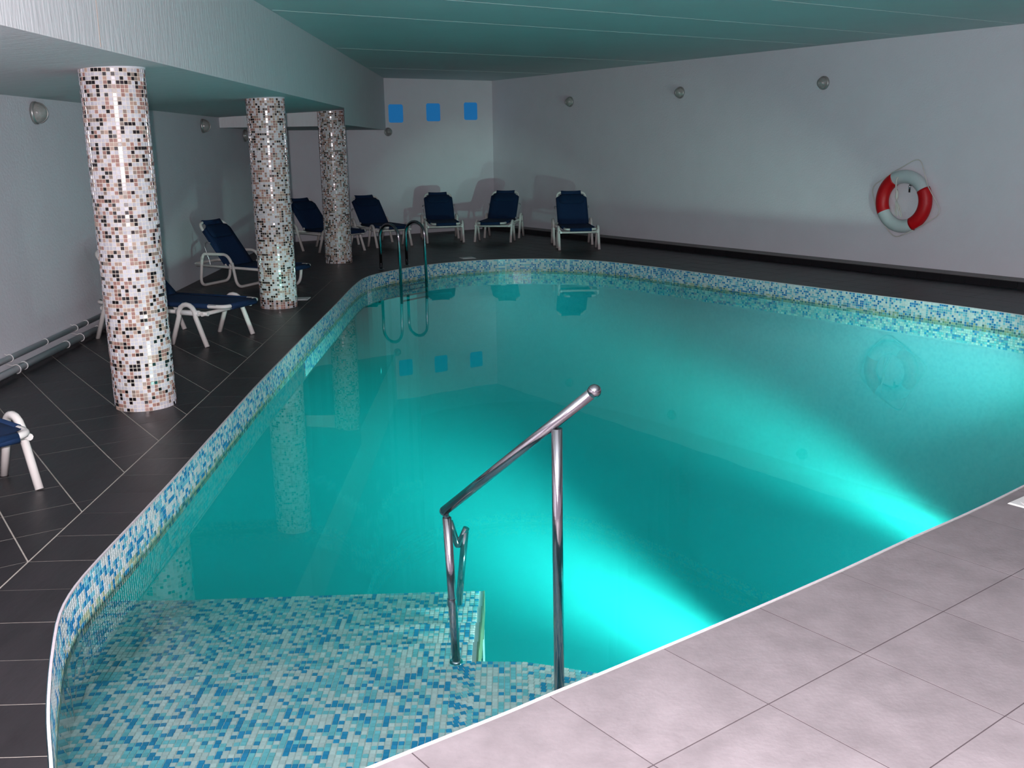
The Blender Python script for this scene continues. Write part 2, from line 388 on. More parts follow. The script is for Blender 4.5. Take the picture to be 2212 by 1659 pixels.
def lay(parent, org, ang, su, sv, ju, jv, ok, bounds, m, ext, limit, name='tile', th=0.004, zj=0.0004, b=0.0012):
    cu, su_ = math.cos(ang), math.sin(ang); cells = []
    hw, hh = (su - ju) / 2, (sv - jv) / 2
    i0, i1, j0, j1 = ext
    full = MB()
    full.add([(-hw, -hh, -th), (hw, -hh, -th), (hw, hh, -th), (-hw, hh, -th), (-hw, -hh, -b), (hw, -hh, -b), (hw, hh, -b), (-hw, hh, -b),
              (-hw + b, -hh + b, 0), (hw - b, -hh + b, 0), (hw - b, hh - b, 0), (-hw + b, hh - b, 0)],
             [(8, 9, 10, 11), (0, 1, 5, 4), (1, 2, 6, 5), (2, 3, 7, 6), (3, 0, 4, 7), (4, 5, 9, 8), (5, 6, 10, 9), (6, 7, 11, 10), (7, 4, 8, 11)])
    me = full.mesh(name, m); rest = MB(); items = []
    for i in range(i0, i1):
        for j in range(j0, j1):
            u, v = (i + .5) * su, (j + .5) * sv; cx = org[0] + u * cu - v * su_; cy = org[1] + u * su_ + v * cu
            if not (-5 < cx < 14 and NEARY - 1 < cy < 20.5): continue
            if not any(ok((cx + a * su * cu - c * sv * su_, cy + a * su * su_ + c * sv * cu)) for a in (-.48, -.25, 0, .25, .48) for c in (-.48, -.25, 0, .25, .48)): continue
            q = [(cx + a * cu - c * su_, cy + a * su_ + c * cu) for a, c in ((-hw, -hh), (hw, -hh), (hw, hh), (-hw, hh))]
            st, d = cut_polys(q, ok, bounds)
            if st == 'none': continue
            vis = cy > 1.2 and abs(cx) < 0.56 * cy + 0.5
            items.append((0 if vis else 1, math.hypot(cx, cy), st, d, cx, cy, q))
    items.sort(key=lambda t: (t[0], t[1])); seen = 0
    for k, (nv, dist, st, d, cx, cy, q) in enumerate(items):
        z = rnd.uniform(-zj, zj)
        if k < limit:
            if st == 'full': inst(name, me, parent, (cx, cy, z), (0, 0, ang))
            else: slab_mb(d[0], d[1], z, th).build(name, m, parent)
        else:
            if st == 'full': mbk = slab_mb(q, [(0, 1, 2, 3)], z, th)
            else: mbk = slab_mb(d[0], d[1], z, th)
            rest.add(mbk.v, mbk.f)
    if rest.v: rest.build('distant_tiles', m, parent, kind='stuff')
G0 = (-1.948, 3.727)
lay(floor_d, G0, rad(34.7), 0.3049, 0.3049, 0.0055, 0.0032, ok_grid, [ROOM2, POOLX, LIGHT, STRIP], M_dark, (-14, 62, -22, 62), 262)
# cross-jointed strip between the long joint and the pool edge
lay(floor_d, (LLX(1.851) + 0.0005, 3.727 - 0.268 * 7), rad(90 + 1.66), 0.268, 1.1, 0.0035, 0.004, ok_strip, [ROOM2, POOLX, LIGHT, STRIP], M_dark, (-1, 45, -1, 0), 38)
lay(floor_l, (0.359, 2.326), 0.649, 0.4714, 0.4574, 0.004, 0.004, ok_light, [ROOM2, POOLX, LIGHT], M_light, (-18, 26, -20, 14), 200, b=0.0003)

# ------------------------------------------------------------------ skirting upstand along the right wall
HB = 0.08; mb = MB(); a0 = COR - NR * 0.12; L_ = (RNp - COR).length - 0.3
def along(s, off, z): p = COR + UR * s - NR * off; return (p.x, p.y, z)
mb.add([along(0, 0.27, 0), along(L_, 0.27, 0), along(L_, 0.27, HB), along(0, 0.27, HB), along(0, 0, 0), along(L_, 0, 0), along(L_, 0, HB), along(0, 0, HB)],
       [(0, 1, 2, 3), (3, 2, 6, 7), (4, 7, 6, 5), (0, 3, 7, 4), (1, 5, 6, 2)])
bb = mb.build('baseboard_right', M_dgrout, kind='structure')
TL = 0.305; n = int(L_ / TL)
face = MB(); face.box(-TL / 2 + .0025, TL / 2 - .0025, 0, 0.012, -0.002, HB - .001); fm = face.mesh('tile', M_trim)
top = MB(); top.box(-TL / 2 + .0015, TL / 2 - .0015, -0.269, 0.013, HB, HB + .006); tm = top.mesh('ledge_tile', M_ledge)
for i in range(n):
    p = along((i + .5) * TL, 0.27, 0); ang = math.atan2(UR.y, UR.x)
    inst('tile', fm, bb, p, (0, 0, ang + math.pi)); inst('ledge_tile', tm, bb, p, (0, 0, ang + math.pi))

# ------------------------------------------------------------------ the pool
POOLC = [(0.52, 0.56, 0.56), (0.15, 0.40, 0.50), (0.02, 0.17, 0.38)]
pool = thing('swimming_pool', 'free-form swimming pool lined with white, turquoise and blue mosaic', 'pool')
PZ = -2.1
# lining walls with running coordinate
def lining():
    N = len(POOLX); vs = []; fs = []; uv = []; s = 0
    for i in range(N + 1):
        p = POOLX[i % N]
        if i: q = POOLX[i - 1]; s += math.hypot(p[0] - q[0], p[1] - q[1])
        vs += [(p[0], p[1], -0.001), (p[0], p[1], PZ)]; uv += [(s, 0.0, 0.3), (s, -PZ, 0.3)]
    for i in range(N): fs.append((2 * i, 2 * i + 2, 2 * i + 3, 2 * i + 1))
    me = bpy.data.meshes.new('pool_wall'); me.from_pydata(vs, [], fs); a = me.attributes.new('lining_uv', 'FLOAT_VECTOR', 'POINT')
    a.data.foreach_set('vector', [c for u in uv for c in u]); me.materials.append(M_lining); me.update()
    o = bpy.data.objects.new('pool_wall', me); C.objects.link(o); o.parent = pool; return o
lining()
mb = MB(); mb.add([(x, y, PZ) for x, y in POOLX], [tuple(range(len(POOLX)))])
me = mb.mesh('pool_bottom', M_bottom); a = me.attributes.new('lining_uv', 'FLOAT_VECTOR', 'POINT'); a.data.foreach_set('vector', [c for x, y in POOLX for c in (x, y, 0.7)])
inst('pool_bottom', me, pool)
# mosaic band: 8 rows above the water, 7 below
TS = 0.0233
STEPC = [(0.88, 0.90, 0.86), (0.28, 0.70, 0.76), (0.03, 0.30, 0.60)]  # brightened copy of the palette, underwater light put into the colour
def pick(prev):
    if prev is not None and rnd.random() < 0.12: return prev
    r = rnd.random(); return 0 if r < 0.46 else 1 if r < 0.77 else 2
def tile_box(mb, o, u, v, n, s, th, col, tilt=0.0):
    """one mosaic piece: centre o, axes u v, normal n"""
    h = s / 2; b = th * 0.35
    n2 = (n + u * rnd.uniform(-tilt, tilt) + v * rnd.uniform(-tilt, tilt)).normalized() if tilt else n
    P = [o - u * h - v * h, o + u * h - v * h, o + u * h + v * h, o - u * h + v * h]
    k = h - b * 1.2; T = [o + n2 * th + (u * a + v * c) * k for a, c in ((-1, -1), (1, -1), (1, 1), (-1, 1))]
    if tilt:
        T = [o + n * th + (u * a + v * c) * k - n * ((n2 - n).dot(u) * a * k + (n2 - n).dot(v) * c * k) for a, c in ((-1, -1), (1, -1), (1, 1), (-1, 1))]
    mb.add(P + T, [(4, 5, 6, 7), (0, 1, 5, 4), (1, 2, 6, 5), (2, 3, 7, 6), (3, 0, 4, 7)], col)
def vary(c, a=0.12):
    k = 1 + rnd.uniform(-a, a); return tuple(x * k for x in c)
one = []
ALG = [(0.36, 0.40, 0.26), (0.17, 0.32, 0.26), (0.05, 0.16, 0.20)]
for c in POOLC + ALG + STEPC:
    m1 = MB(); tile_box(m1, Vector((0, 0, 0)), Vector((1, 0, 0)), Vector((0, 1, 0)), Vector((0, 0, 1)), TS - 0.0022, 0.003, c)
    one.append(m1.mesh('mosaic_tile', M_mos))
def orient(u, v, n, o): return Matrix(((u.x, v.x, n.x, o.x), (u.y, v.y, n.y, o.y), (u.z, v.z, n.z, o.z), (0, 0, 0, 1)))
band = MB(); cand = []
N = len(POOL); per = [0]
for i in range(N): per.append(per[-1] + math.hypot(POOL[(i + 1) % N][0] - POOL[i][0], POOL[(i + 1) % N][1] - POOL[i][1]))
LT = per[-1]; cols = int(LT / TS); ts = LT / cols; seg = 0
ROWS = 15; prevcol = [None] * ROWS
for c in range(cols):
    s = (c + .5) * ts
    while per[seg + 1] < s: seg += 1
    a = Vector((*POOL[seg], 0)); b = Vector((*POOL[(seg + 1) % N], 0)); t = (s - per[seg]) / (per[seg + 1] - per[seg]); p = a.lerp(b, t)
    u = (b - a).normalized(); n = Vector((u.y, -u.x, 0))   # inward (clockwise outline)
    p = p - n * 0.002; v = Vector((0, 0, 1)); above = None
    for r in range(ROWS):
        k = pick(prevcol[r] if rnd.random() < .5 else above); prevcol[r] = k; above = k
        z = -0.004 - (r + .5) * TS; o = Vector((p.x, p.y, z)) - n * 0.004
        alg = 3 if r in (6, 7, 8) and rnd.random() < (0.35, 0.85, 0.8)[r - 6] else 0
        if r > 8 and p.x < -0.8 and p.y < 8.5: continue
        facing = n.dot(Vector((0, 0, 1.6)) - o) > 0 and p.y > 2.3
        if r < 9 and facing and -1.8 < p.x < -0.9 and p.y < 3.6: cand.append((o.length, k + alg, u, v, -u.cross(v) if False else n, o))
        else:
            base = POOLC[k] if not alg else ALG[k]
            tile_box(band, o, u, v, n, TS - 0.0022, 0.003, vary(base if r < 9 else STEPC[k]))
cand.sort(key=lambda t: t[0])
for i, (d_, k, u, v, n, o) in enumerate(cand):
    if i < 300:
        x = inst('mosaic_tile', one[k], pool); x.matrix_local = orient(u, v, n, o)
    else: tile_box(band, o, u, v, n, TS - 0.0022, 0.003, (POOLC + ALG)[k])
band.build('mosaic_band', M_mos, pool, kind='stuff')
# backing grout right behind the band, seen in the joints
mb = MB(); Pg = offset(POOL, 0.0055); ng = len(Pg)
mb.add([(x, y, -0.001) for x, y in Pg] + [(x, y, -0.215) for x, y in Pg], [(i, (i + 1) % ng, ng + (i + 1) % ng, ng + i) for i in range(ng)])
mb.build('band_grout', M_mgrout, pool)
# thin white edge joint round the rim, slightly ragged
mb = MB(); A_ = [(*offset(POOL, 0.009)[i], 0.0012) for i in range(ng)]
jit = [rnd.uniform(-0.0012, 0.0012) for _ in range(ng)]
B_ = [(POOL[i][0] - (POOL[i][0] - A_[i][0]) * jit[i] * 30, POOL[i][1] - (POOL[i][1] - A_[i][1]) * jit[i] * 30, 0.0022) for i in range(ng)]
D_ = [(x, y, -0.006) for x, y, z in B_]
mb.add(A_ + B_ + D_, [(i, (i + 1) % ng, ng + (i + 1) % ng, ng + i) for i in range(ng)] + [(ng + i, ng + (i + 1) % ng, 2 * ng + (i + 1) % ng, 2 * ng + i) for i in range(ng)])
mb.build('edge_joint', M_edge, pool)

# entry steps in the near left corner of the pool
XR = -0.165
E = [[(-1.656, 3.56), (-0.958, 3.637), (-0.243, 3.653), (-0.16, 3.69), (0.029, 3.682), (0.159, 3.642), (0.321, 3.583), (0.43, 3.50), (0.50, 3.40)],
     [(-1.70, 3.884), (-0.934, 3.955), (XR, 3.987)], [(-1.70, 4.169), (-0.994, 4.233), (XR, 4.268)],
     [(-1.70, 4.475), (-0.943, 4.531), (XR, 4.558)], [(-1.72, 4.788), (-0.998, 4.82), (XR, 4.849)]]
ZT = [-0.45, -0.52, -0.57, -0.63, -0.685]
steps_tiles = []
def yedge(k, x):
    e = E[k]
    if x <= e[0][0]: return e[0][1]
    for (x0, y0), (x1, y1) in zip(e, e[1:]):
        if x <= x1: return y0 + (y1 - y0) * (x - x0) / (x1 - x0)
    return e[-1][1]
treads = []
for k, z in enumerate(ZT):
    lo = 1.9 if k == 0 else None; mb = MB()
    xs = [-1.76 + i * 0.05 for i in range(60)]; xs = [x for x in xs if x < (0.50 if k == 0 else XR)] + ([0.50] if k == 0 else [XR])
    poly = [(x, yedge(k, x)) for x in xs] + ([(x, 1.9) for x in (xs[-1], xs[0])] if k == 0 else [(x, yedge(k - 1, x) - 0.25) for x in reversed(xs)])
    poly.reverse(); q = []
    m_ = len(poly); nx_ = len(POOLX)
    V, _, F, _, _, _ = delaunay_2d_cdt([Vector(p) for p in poly + POOLX], [(i, (i + 1) % m_) for i in range(m_)] + [(m_ + i, m_ + (i + 1) % nx_) for i in range(nx_)], [], 0, 1e-5)
    def cen(f): return (sum(V[i].x for i in f) / 3, sum(V[i].y for i in f) / 3)
    tris = [tuple(f) for f in F if inside(cen(f), POOLX) and inside(cen(f), poly)]
    tris = [f if (V[f[1]].x - V[f[0]].x) * (V[f[2]].y - V[f[0]].y) - (V[f[2]].x - V[f[0]].x) * (V[f[1]].y - V[f[0]].y) > 0 else f[::-1] for f in tris]
    sm = slab_mb([(v.x, v.y) for v in V], tris, z - 0.0005, 0.9 if k == 0 else 0.9)
    treads.append(sm.build('step_tread', M_mgrout, pool))
cnds = []
for k, z in enumerate(ZT):
    i0, i1 = int(-1.75 / TS), int((0.49 if k == 0 else XR) / TS)
    prevr = {}
    for i in range(i0, i1):
        pv = None
        for j in range(int(2.0 / TS), int(5.0 / TS)):
            x = (i + .5) * TS
            # the near tread follows the sweep of the curved edge
            y = (j + .5) * TS + (yedge(k, x) - (int(yedge(k, 0 if k == 0 else -1) / TS)) * TS)
            if y > yedge(k, x) - TS * .45 or (k and y < yedge(k - 1, x) - 0.02): continue
            if x + TS * .5 > (9 if k == 0 else XR): continue
            if not inside((x, y), POOLX): continue
            c = pick(pv if rnd.random() < .6 else prevr.get(j)); pv = c; prevr[j] = c
            sl = (yedge(k, x + .01) - yedge(k, x - .01)) / .02
            u = Vector((1, sl * .9, 0)).normalized(); v = Vector((0, 0, 1)).cross(u)
            cnds.append((math.hypot(x, y) if y > 2.35 and abs(x) < y * .56 and y > 2.75 else 99, k, c, Vector((x, y, z)), u, v))
cnds.sort(key=lambda t: t[0]); smb = [MB() for _ in ZT]
for n_, (d_, k, c, o, u, v) in enumerate(cnds):
    if n_ < 300:
        x = inst('mosaic_tile', one[6 + c], treads[k]); x.matrix_local = orient(u, v, Vector((0, 0, 1)), o)
    else: tile_box(smb[k], o, u, v, Vector((0, 0, 1)), TS - 0.0022, 0.003, vary(STEPC[c]))
for k in range(len(ZT)):
    if smb[k].v: smb[k].build('step_mosaic', M_mos, treads[k], kind='stuff')
# algae-stained nosing down the open side of the steps
mb = MB()
for k in range(1, 5):
    mb.box(XR - 0.003, XR + 0.006, yedge(k - 1, XR) - 0.01, yedge(k, XR), ZT[k] - 0.12, ZT[k] + 0.002)
mb.build('step_edge_joint', M_algae, pool)

# water
mb = MB(); Wp = offset(POOL, 0.010); nW = len(Wp)
mb.prism([(x, y) for x, y in reversed(Wp)], PZ + 0.002, ZW)
wat = mb.build('pool_water', M_water); tag(wat, 'still turquoise water filling the mosaic pool', 'water'); wat['kind'] = 'stuff'
# underwater lamps
for i, ((lx, ly, lz), d, e) in enumerate(POOL_LAMPS):
    nrm = Vector((-0.6, 0.8, 0)) if i < 2 else Vector((-0.86, 0.5, 0)); t = thing('pool_lamp', ['round underwater lamp in the near pool wall beside the handrail', 'round underwater lamp in the near pool wall towards the right', 'added unseen underwater lamp at the far right bend, brightening the far water'][i], 'lamp', (lx, ly, lz), 0, 'underwater pool lamps')
    mb = MB(); mb.lathe([(0.0, -0.03), (0.12, -0.03), (0.13, -0.015), (0.12, -0.005), (0.10, -0.005)], 28, (0, 0, 0), nrm); mb.build('lamp_rim', M_steel, t, True)
    mb = MB(); mb.lathe([(0.0, -0.006), (0.06, -0.007), (0.10, -0.012)], 28, (0, 0, 0), nrm); mb.build('lamp_lens', M_lens, t, True)

# ------------------------------------------------------------------ mosaic columns
COLC = [(0.60, 0.60, 0.64), (0.36, 0.20, 0.165), (0.46, 0.33, 0.26), (0.008, 0.006, 0.008), (0.30, 0.24, 0.20)]
def column(x, y, label, ztop=2.06):
    t = thing('mosaic_column', label, 'column', (x, y, 0), 0, 'mosaic columns beside the pool')
    R0 = 0.1845; mb = MB(); mb.lathe([(R0, 0), (R0, ztop + 0.03)], 50); mb.build('column_shaft', M_cgrout, t, True)
    mb = MB(); mb.lathe([(R0, ztop), (R0 + 0.006, ztop + 0.001), (R0 + 0.008, ztop + 0.02), (R0, ztop + 0.024)], 50); mb.build('plaster_collar', M_wall, t, True)
    rows = 88; hz = ztop / rows; na = 50; mb = MB(); pr = [0] * na
    for r in range(rows):
        prev = None
        for a in range(na):
            th = 2 * math.pi * (a + 0.5) / na; n = Vector((math.cos(th), math.sin(th), 0)); u = Vector((-n.y, n.x, 0))
            q = rnd.random()
            if q < 0.06 and prev is not None: k = prev
            elif q < 0.10: k = pr[a]
            else:
                q = rnd.random(); k = 0 if q < 0.47 else 1 if q < 0.66 else 2 if q < 0.75 else 4 if q < 0.81 else 3
            prev = k; pr[a] = k
            tile_box(mb, n * (R0 - 0.0006) + Vector((0, 0, (r + .5) * hz)), u, Vector((0, 0, 1)), n, hz - 0.0026, 0.0032, vary(COLC[k], 0.14), 0.045)
    mb.build('mosaic', M_cmos, t, kind='stuff')
column(-2.355, 6.223, 'nearest and largest column clad in white, brown and black mosaic')
column(-2.386, 10.199, 'middle mosaic-clad column of the row beside the pool')
column(-2.422, 14.15, 'farthest mosaic-clad column near the pool ladder')

# ------------------------------------------------------------------ sun loungers, type with four arched legs
def side_strip(path, hw, th, sag=0.0, nx=6):
    """cloth: path of (s,z), half widths, thickness; returns MB"""
    mb = MB(); n = len(path); vs = []
    nor = []
    for i in range(n):
        a = path[max(i - 1, 0)]; b = path[min(i + 1, n - 1)]; d = Vector((b[0] - a[0], b[1] - a[1])).normalized(); nor.append((-d.y, d.x))
    for side in (0, 1):
        for i, (s, z) in enumerate(path):
            for j in range(nx + 1):
                t = j / nx * 2 - 1; sg = -sag * (1 - t * t) * math.sin(math.pi * i / (n - 1))
                o = sg - (th if side else 0)
                vs.append((s + nor[i][0] * o, t * hw[i], z + nor[i][1] * o))
    fs = []; W = nx + 1; K = n * W
    for i in range(n - 1):
        for j in range(nx):
            a = i * W + j; fs.append((a, a + W, a + W + 1, a + 1)); fs.append((K + a, K + a + 1, K + a + W + 1, K + a + W))
        a = i * W; fs.append((a, K + a, K + a + W, a + W)); a = i * W + nx; fs.append((a, a + W, K + a + W, K + a))
    for j in range(nx):
        fs.append((j, j + 1, K + j + 1, K + j)); a = (n - 1) * W + j; fs.append((a, K + a, K + a + 1, a + 1))
    mb.add(vs, fs); return mb
def cloth_pieces(t, s0, s1, zs, back_angle, bl, foot_wrap=True, hw=0.243):
    """seat sling from s0 (foot) to s1 (hinge) and back sling"""
    p = []; h = []
    r = 0.023
    for k in range(6):
        a = rad(-100 + 190 * k / 5); p.append((s0 - r * math.cos(a) * 1.1, zs - 0.010 + r * math.sin(a))); h.append(0.165)
    L_ = [(0.03, 0.172), (0.055, 0.185), (0.085, hw)] + [(0.085 + (s1 - s0 - 0.085) * k / 8, hw) for k in range(1, 9)]
    for d, w_ in L_: p.append((s0 + d, zs + 0.014)); h.append(w_)
    ms = side_strip(p, h, 0.006, 0.012); hr_ = 0.0215; he = hw - 0.012
    for sg in (-1, 1): ms.tube([(s0 + 0.17 if sg > 0 else s0 + 0.13, sg * he, zs), (s1 - 0.02, sg * he, zs)], hr_, 10)
    ms.tube([(s0, -0.165, zs), (s0, 0.165, zs)], hr_, 10)
    ms.build('seat_sling', M_navy, t, True)
    ca, sa = math.cos(back_angle), math.sin(back_angle); B0 = Vector((s1 - 0.01, zs + 0.012)); p = []; h = []
    ds = [-0.03, 0] + [bl * 0.79 * k / 7 for k in range(1, 8)] + [bl * 0.815, bl * 0.85, bl * 0.875, bl]
    hs = [hw] * 9 + [hw * 0.97, 0.19, 0.162, 0.16]
    for d, w_ in zip(ds, hs): p.append((B0.x + d * ca - 0.016 * sa, B0.y + d * sa + 0.016 * ca)); h.append(w_)
    e = (B0.x + bl * ca, B0.y + bl * sa)
    for k in range(1, 5):
        a = back_angle + math.pi / 2 - rad(45 * k); p.append((e[0] + 0.017 * math.cos(a), e[1] + 0.017 * math.sin(a))); h.append(0.16)
    ms = side_strip(p, h, 0.006, 0.014)
    for sg in (-1, 1): ms.tube([(B0.x + 0.04 * ca, sg * he, zs + 0.04 * sa), (B0.x + bl * .82 * ca, sg * he, zs + bl * .82 * sa)], hr_ * .92, 10)
    ms.tube([(B0.x + bl * ca, -0.16, zs + bl * sa), (B0.x + bl * ca, 0.16, zs + bl * sa)], hr_ * .92, 10)
    ms.build('back_sling', M_navy, t, True)
    # added pad, its darker navy puts shading into the upper third
    mb = MB(); pts = []
    prof = [(0.60, 0.000), (0.63, 0.014), (0.70, 0.02), (0.80, 0.02), (0.87, 0.012), (0.90, 0.0)]
    p2 = [(B0.x + bl * d * ca - (0.017 + o) * sa, B0.y + bl * d * sa + (0.017 + o) * ca) for d, o in prof]
    side_strip(p2, [0.15, 0.19, 0.205, 0.205, 0.19, 0.15], 0.012).build('head_shade_pad', M_navy2, t, True)
    # tube frames
    rr = 0.017; hs_ = hw - 0.012
    mb = MB(); mb.tube(fillet([(s1 + 0.02, -hs_, zs), (s0, -hs_, zs), (s0, hs_, zs), (s1 + 0.02, hs_, zs)], 0.085), rr, 10); mb.build('seat_frame', M_white, t, True)
    mb = MB(); F = [(B0.x, -hs_, zs), (B0.x + bl * ca, -hs_, zs + bl * sa), (B0.x + bl * ca, hs_, zs + bl * sa), (B0.x, hs_, zs)]
    mb.tube(fillet(F, 0.09), rr, 10); mb.build('back_frame', M_white, t, True)
    for sg in (-1, 1):   # bent wire props behind the back
        q = 0.55 * bl; x0, z0 = B0.x + q * ca, zs + q * sa; y = sg * (hs_ + 0.02)
        mb = MB(); mb.tube(fillet([(x0, sg * hs_, z0), (x0, y, z0), (x0 + 0.045, y + sg * .025, z0 + 0.02), (x0 + 0.07, y + sg * .025, z0 - 0.03), (x0 + 0.03, y, zs + 0.06), (x0 + .02, y, zs - 0.005)], 0.03, 5), 0.0045, 6); mb.build('back_prop', M_wire, t, True)
def lounger(pos, ang, back, label, bl=0.60):
    t = thing('sun_lounger', label, 'sun lounger', (pos[0], pos[1], 0), rad(ang), 'navy and white sun loungers round the pool')
    W_ = 0.305; r = 0.0205; zs = 0.315
    for sg in (-1, 1):
        for (a, b, h) in ((0.0, 0.36, 0.345), (0.75, 1.18, 0.405)):
            m = (a + b) / 2; hw = 0.085; y = sg * W_
            P = [(a, y, 0.0), (m - hw, y, h - 0.10)]
            for k in range(9):
                an = math.pi * (1 - k / 8); P.append((m + hw * math.cos(an), y, h - 0.085 + 0.085 * math.sin(an)))
            P += [(m + hw, y, h - 0.10), (b, y, 0.0)]
            mb = MB(); mb.tube(P, r, 10); mb.build('leg_arch', M_white, t, True)
            # plastic saddle clips that hold the side rail
            mb = MB(); mb.tube([(m - hw - .03, y - sg * .012, 0.275), (m + hw + .03, y - sg * .012, 0.275)], 0.024, 8, flat=1.0); mb.build('rail_clip', M_plastic, t, True)
        mb = MB(); mb.tube([(-0.02, sg * 0.283, 0.272), (1.10, sg * 0.283, 0.285)], 0.017, 8); mb.build('side_rail', M_white, t, True)
        mb = MB(); mb.tube(fillet([(0.72, sg * 0.27, 0.30), (1.16, sg * 0.27, 0.315), (1.20, sg * 0.21, 0.315)], 0.05), 0.016, 8); mb.build('head_rail', M_white, t, True)
    for s_, z_ in ((0.03, 0.268), (1.10, 0.27)):
        mb = MB(); mb.tube([(s_, -W_, z_), (s_, W_, z_)], 0.0165, 10); mb.build('cross_bar', M_white, t, True)
    cloth_pieces(t, -0.155, 0.775, zs + 0.012, rad(back), bl)
    return t
lounger((-2.491, 4.364), 141.5, 45, 'white-legged lounger cut off by the left edge, nearest the camera')
lounger((-2.394, 8.383), 157.2, 44, 'navy lounger with arched white legs half hidden behind the nearest column')
lounger((-2.473, 15.48), 139.6, 48, 'navy lounger seen between the middle and the farthest column')
lounger((-1.859, 16.208), 121.3, 46, 'navy lounger just right of the farthest column, behind the pool ladder')
lounger((-1.071, 16.742), 99.5, 46, 'navy lounger before the back wall, first to the right of the ladder')
lounger((-0.288, 16.751), 78.8, 48, 'navy lounger in the corner where the back wall meets the long right wall')
lounger((1.061, 15.329), 93.4, 55, 'navy lounger standing alone in front of the long right wall')

# ------------------------------------------------------------------ lounger with armrests and floor runners
def arm_lounger():
    b = Vector((-3.655, 11.754)); a = rad(158); n = Vector((-math.sin(a), math.cos(a))); c = b + n * (-0.27)
    t = thing('sun_lounger', 'navy lounger with looped armrests and floor runners behind the middle column', 'sun lounger', (c.x, c.y, 0), a, 'navy and white sun loungers round the pool')
    W_ = 0.27; r = 0.0175
    def U(s, zt, lean=0.0):
        mb = MB(); mb.tube(fillet([(s + lean, -W_, zt), (s, -W_, r), (s, W_, r), (s + lean, W_, zt)], 0.10, 8), r, 10); mb.build('leg_hoop', M_white, t, True)
    U(0.0, 0.36, -0.05); U(-0.52, 0.30, 0.05); U(-1.02, 0.235, -0.03)
    for sg in (-1, 1):
        mb = MB(); mb.tube(fillet([(-0.05, sg * W_, 0.33), (-0.07, sg * W_, 0.395), (-0.41, sg * W_, 0.395), (-0.475, sg * W_, 0.27)], 0.07, 6), r, 10); mb.build('armrest', M_white, t, True)
        mb = MB(); mb.tube([(0.05, sg * 0.262, 0.262), (-1.0, sg * 0.262, 0.225)], 0.016, 8); mb.build('side_rail', M_white, t, True)
        mb = MB(); mb.tube([(-0.44, sg * 0.262, 0.225), (-0.44, sg * 0.262, 0.285)], 0.02, 8); mb.build('hinge_bracket', M_plastic, t, True)
    mb = MB(); mb.tube(fillet([(0.0, -0.225, 0.262), (0.11, -0.225, 0.27), (0.11, 0.225, 0.27), (0.0, 0.225, 0.262)], 0.07), 0.016, 10); mb.build('head_rail', M_white, t, True)
    cloth_pieces(t, -1.22, -0.36, 0.245, rad(54), 0.62)
arm_lounger()

# ------------------------------------------------------------------ pool ladder
lad = thing('pool_ladder', 'stainless steel pool ladder with twin hooped rails and four rungs', 'ladder')
F = [Vector((-1.711, 13.225, 0)), Vector((-1.412, 13.646, 0))]; DV = Vector((0.81, -0.586, 0)); q = 0.33; zt = 0.60
lp = []
for f in F:
    P = [f + Vector((0, 0, 0)), f + Vector((0, 0, zt - q / 2))]
    for k in range(1, 12):
        an = math.pi * (1 - k / 12); P.append(f + DV * (q / 2 + q / 2 * math.cos(an)) + Vector((0, 0, zt - q / 2 + q / 2 * math.sin(an))))
    P += [f + DV * q + Vector((0, 0, zt - q / 2)), f + DV * (q + 0.015) + Vector((0, 0, -0.43))]
    mb = MB(); mb.tube(P, 0.0195, 12); mb.build('ladder_rail', M_steel, lad, True); lp.append(f + DV * (q + 0.012))
    mb = MB(); mb.lathe([(0.02, 0.014), (0.036, 0.012), (0.042, 0.001)], 20, f); mb.build('floor_flange', M_steel, lad, True)
for z in (-0.205, -0.27, -0.335, -0.40):
    a, b = lp; mb = MB(); mb.tube([a + Vector((0, 0, z)), b + Vector((0, 0, z))], 0.024, 8, flat=0.45); mb.build('rung', M_steel2, lad, True)

# ------------------------------------------------------------------ handrail by the steps
hr = thing('stair_handrail', 'polished steel handrail with ball end standing on the pool steps', 'handrail')
HA = Vector((0.154, 3.349, 0.658)); HBn = Vector((-0.273, 3.70, 0.200)); d = HA - HBn; R_ = 0.0195
ball = HBn + d * 1.285
mb = MB(); mb.tube([HBn, HBn + d * 0.5, ball], R_, 18); mb.build('handrail_bar', M_steel, hr, True)
mb = MB(); mb.lathe([(0.0001, -0.024)] + [(0.024 * math.cos(rad(t)), 0.024 * math.sin(rad(t))) for t in range(-75, 90, 15)] + [(0.0001, 0.024)], 20, ball); mb.build('ball_cap', M_steel, hr, True)
mb = MB(); mb.tube([(0.16, 3.352, -0.45), (0.156, 3.35, 0.2), (0.154, 3.349, 0.632)], 0.0192, 18); mb.build('post', M_steel, hr, True)
mb = MB(); mb.tube([(-0.243, 3.685, -0.45), (-0.252, 3.69, -0.15), (-0.264, 3.70, 0.172)], 0.0175, 18); mb.build('post', M_steel, hr, True)
mb = MB(); mb.tube([(-0.264, 3.70, 0.165), (-0.268, 3.70, 0.185), HBn], 0.013, 14); mb.build('rail_neck', M_steel, hr, True)
mb = MB(); mb.lathe([(0.0001, -R_)] + [(R_ * math.cos(rad(t)), R_ * math.sin(rad(t))) for t in range(-75, 90, 15)] + [(0.0001, R_)], 18, HBn); mb.build('elbow', M_steel, hr, True)
mb = MB(); mb.lathe([(0.0175, -0.205), (0.0192, -0.20), (0.0192, -0.17), (0.0175, -0.165)], 18, (-0.252, 3.69, 0)); mb.build('sleeve', M_steel, hr, True)
mb = MB(); mb.tube([(-0.285, 4.65, -0.66), (-0.243, 4.65, -0.27)], 0.0175, 14); mb.build('lower_tube', M_steel, hr, True)  # submerged tube and bent piece of unidentified use beside the left post
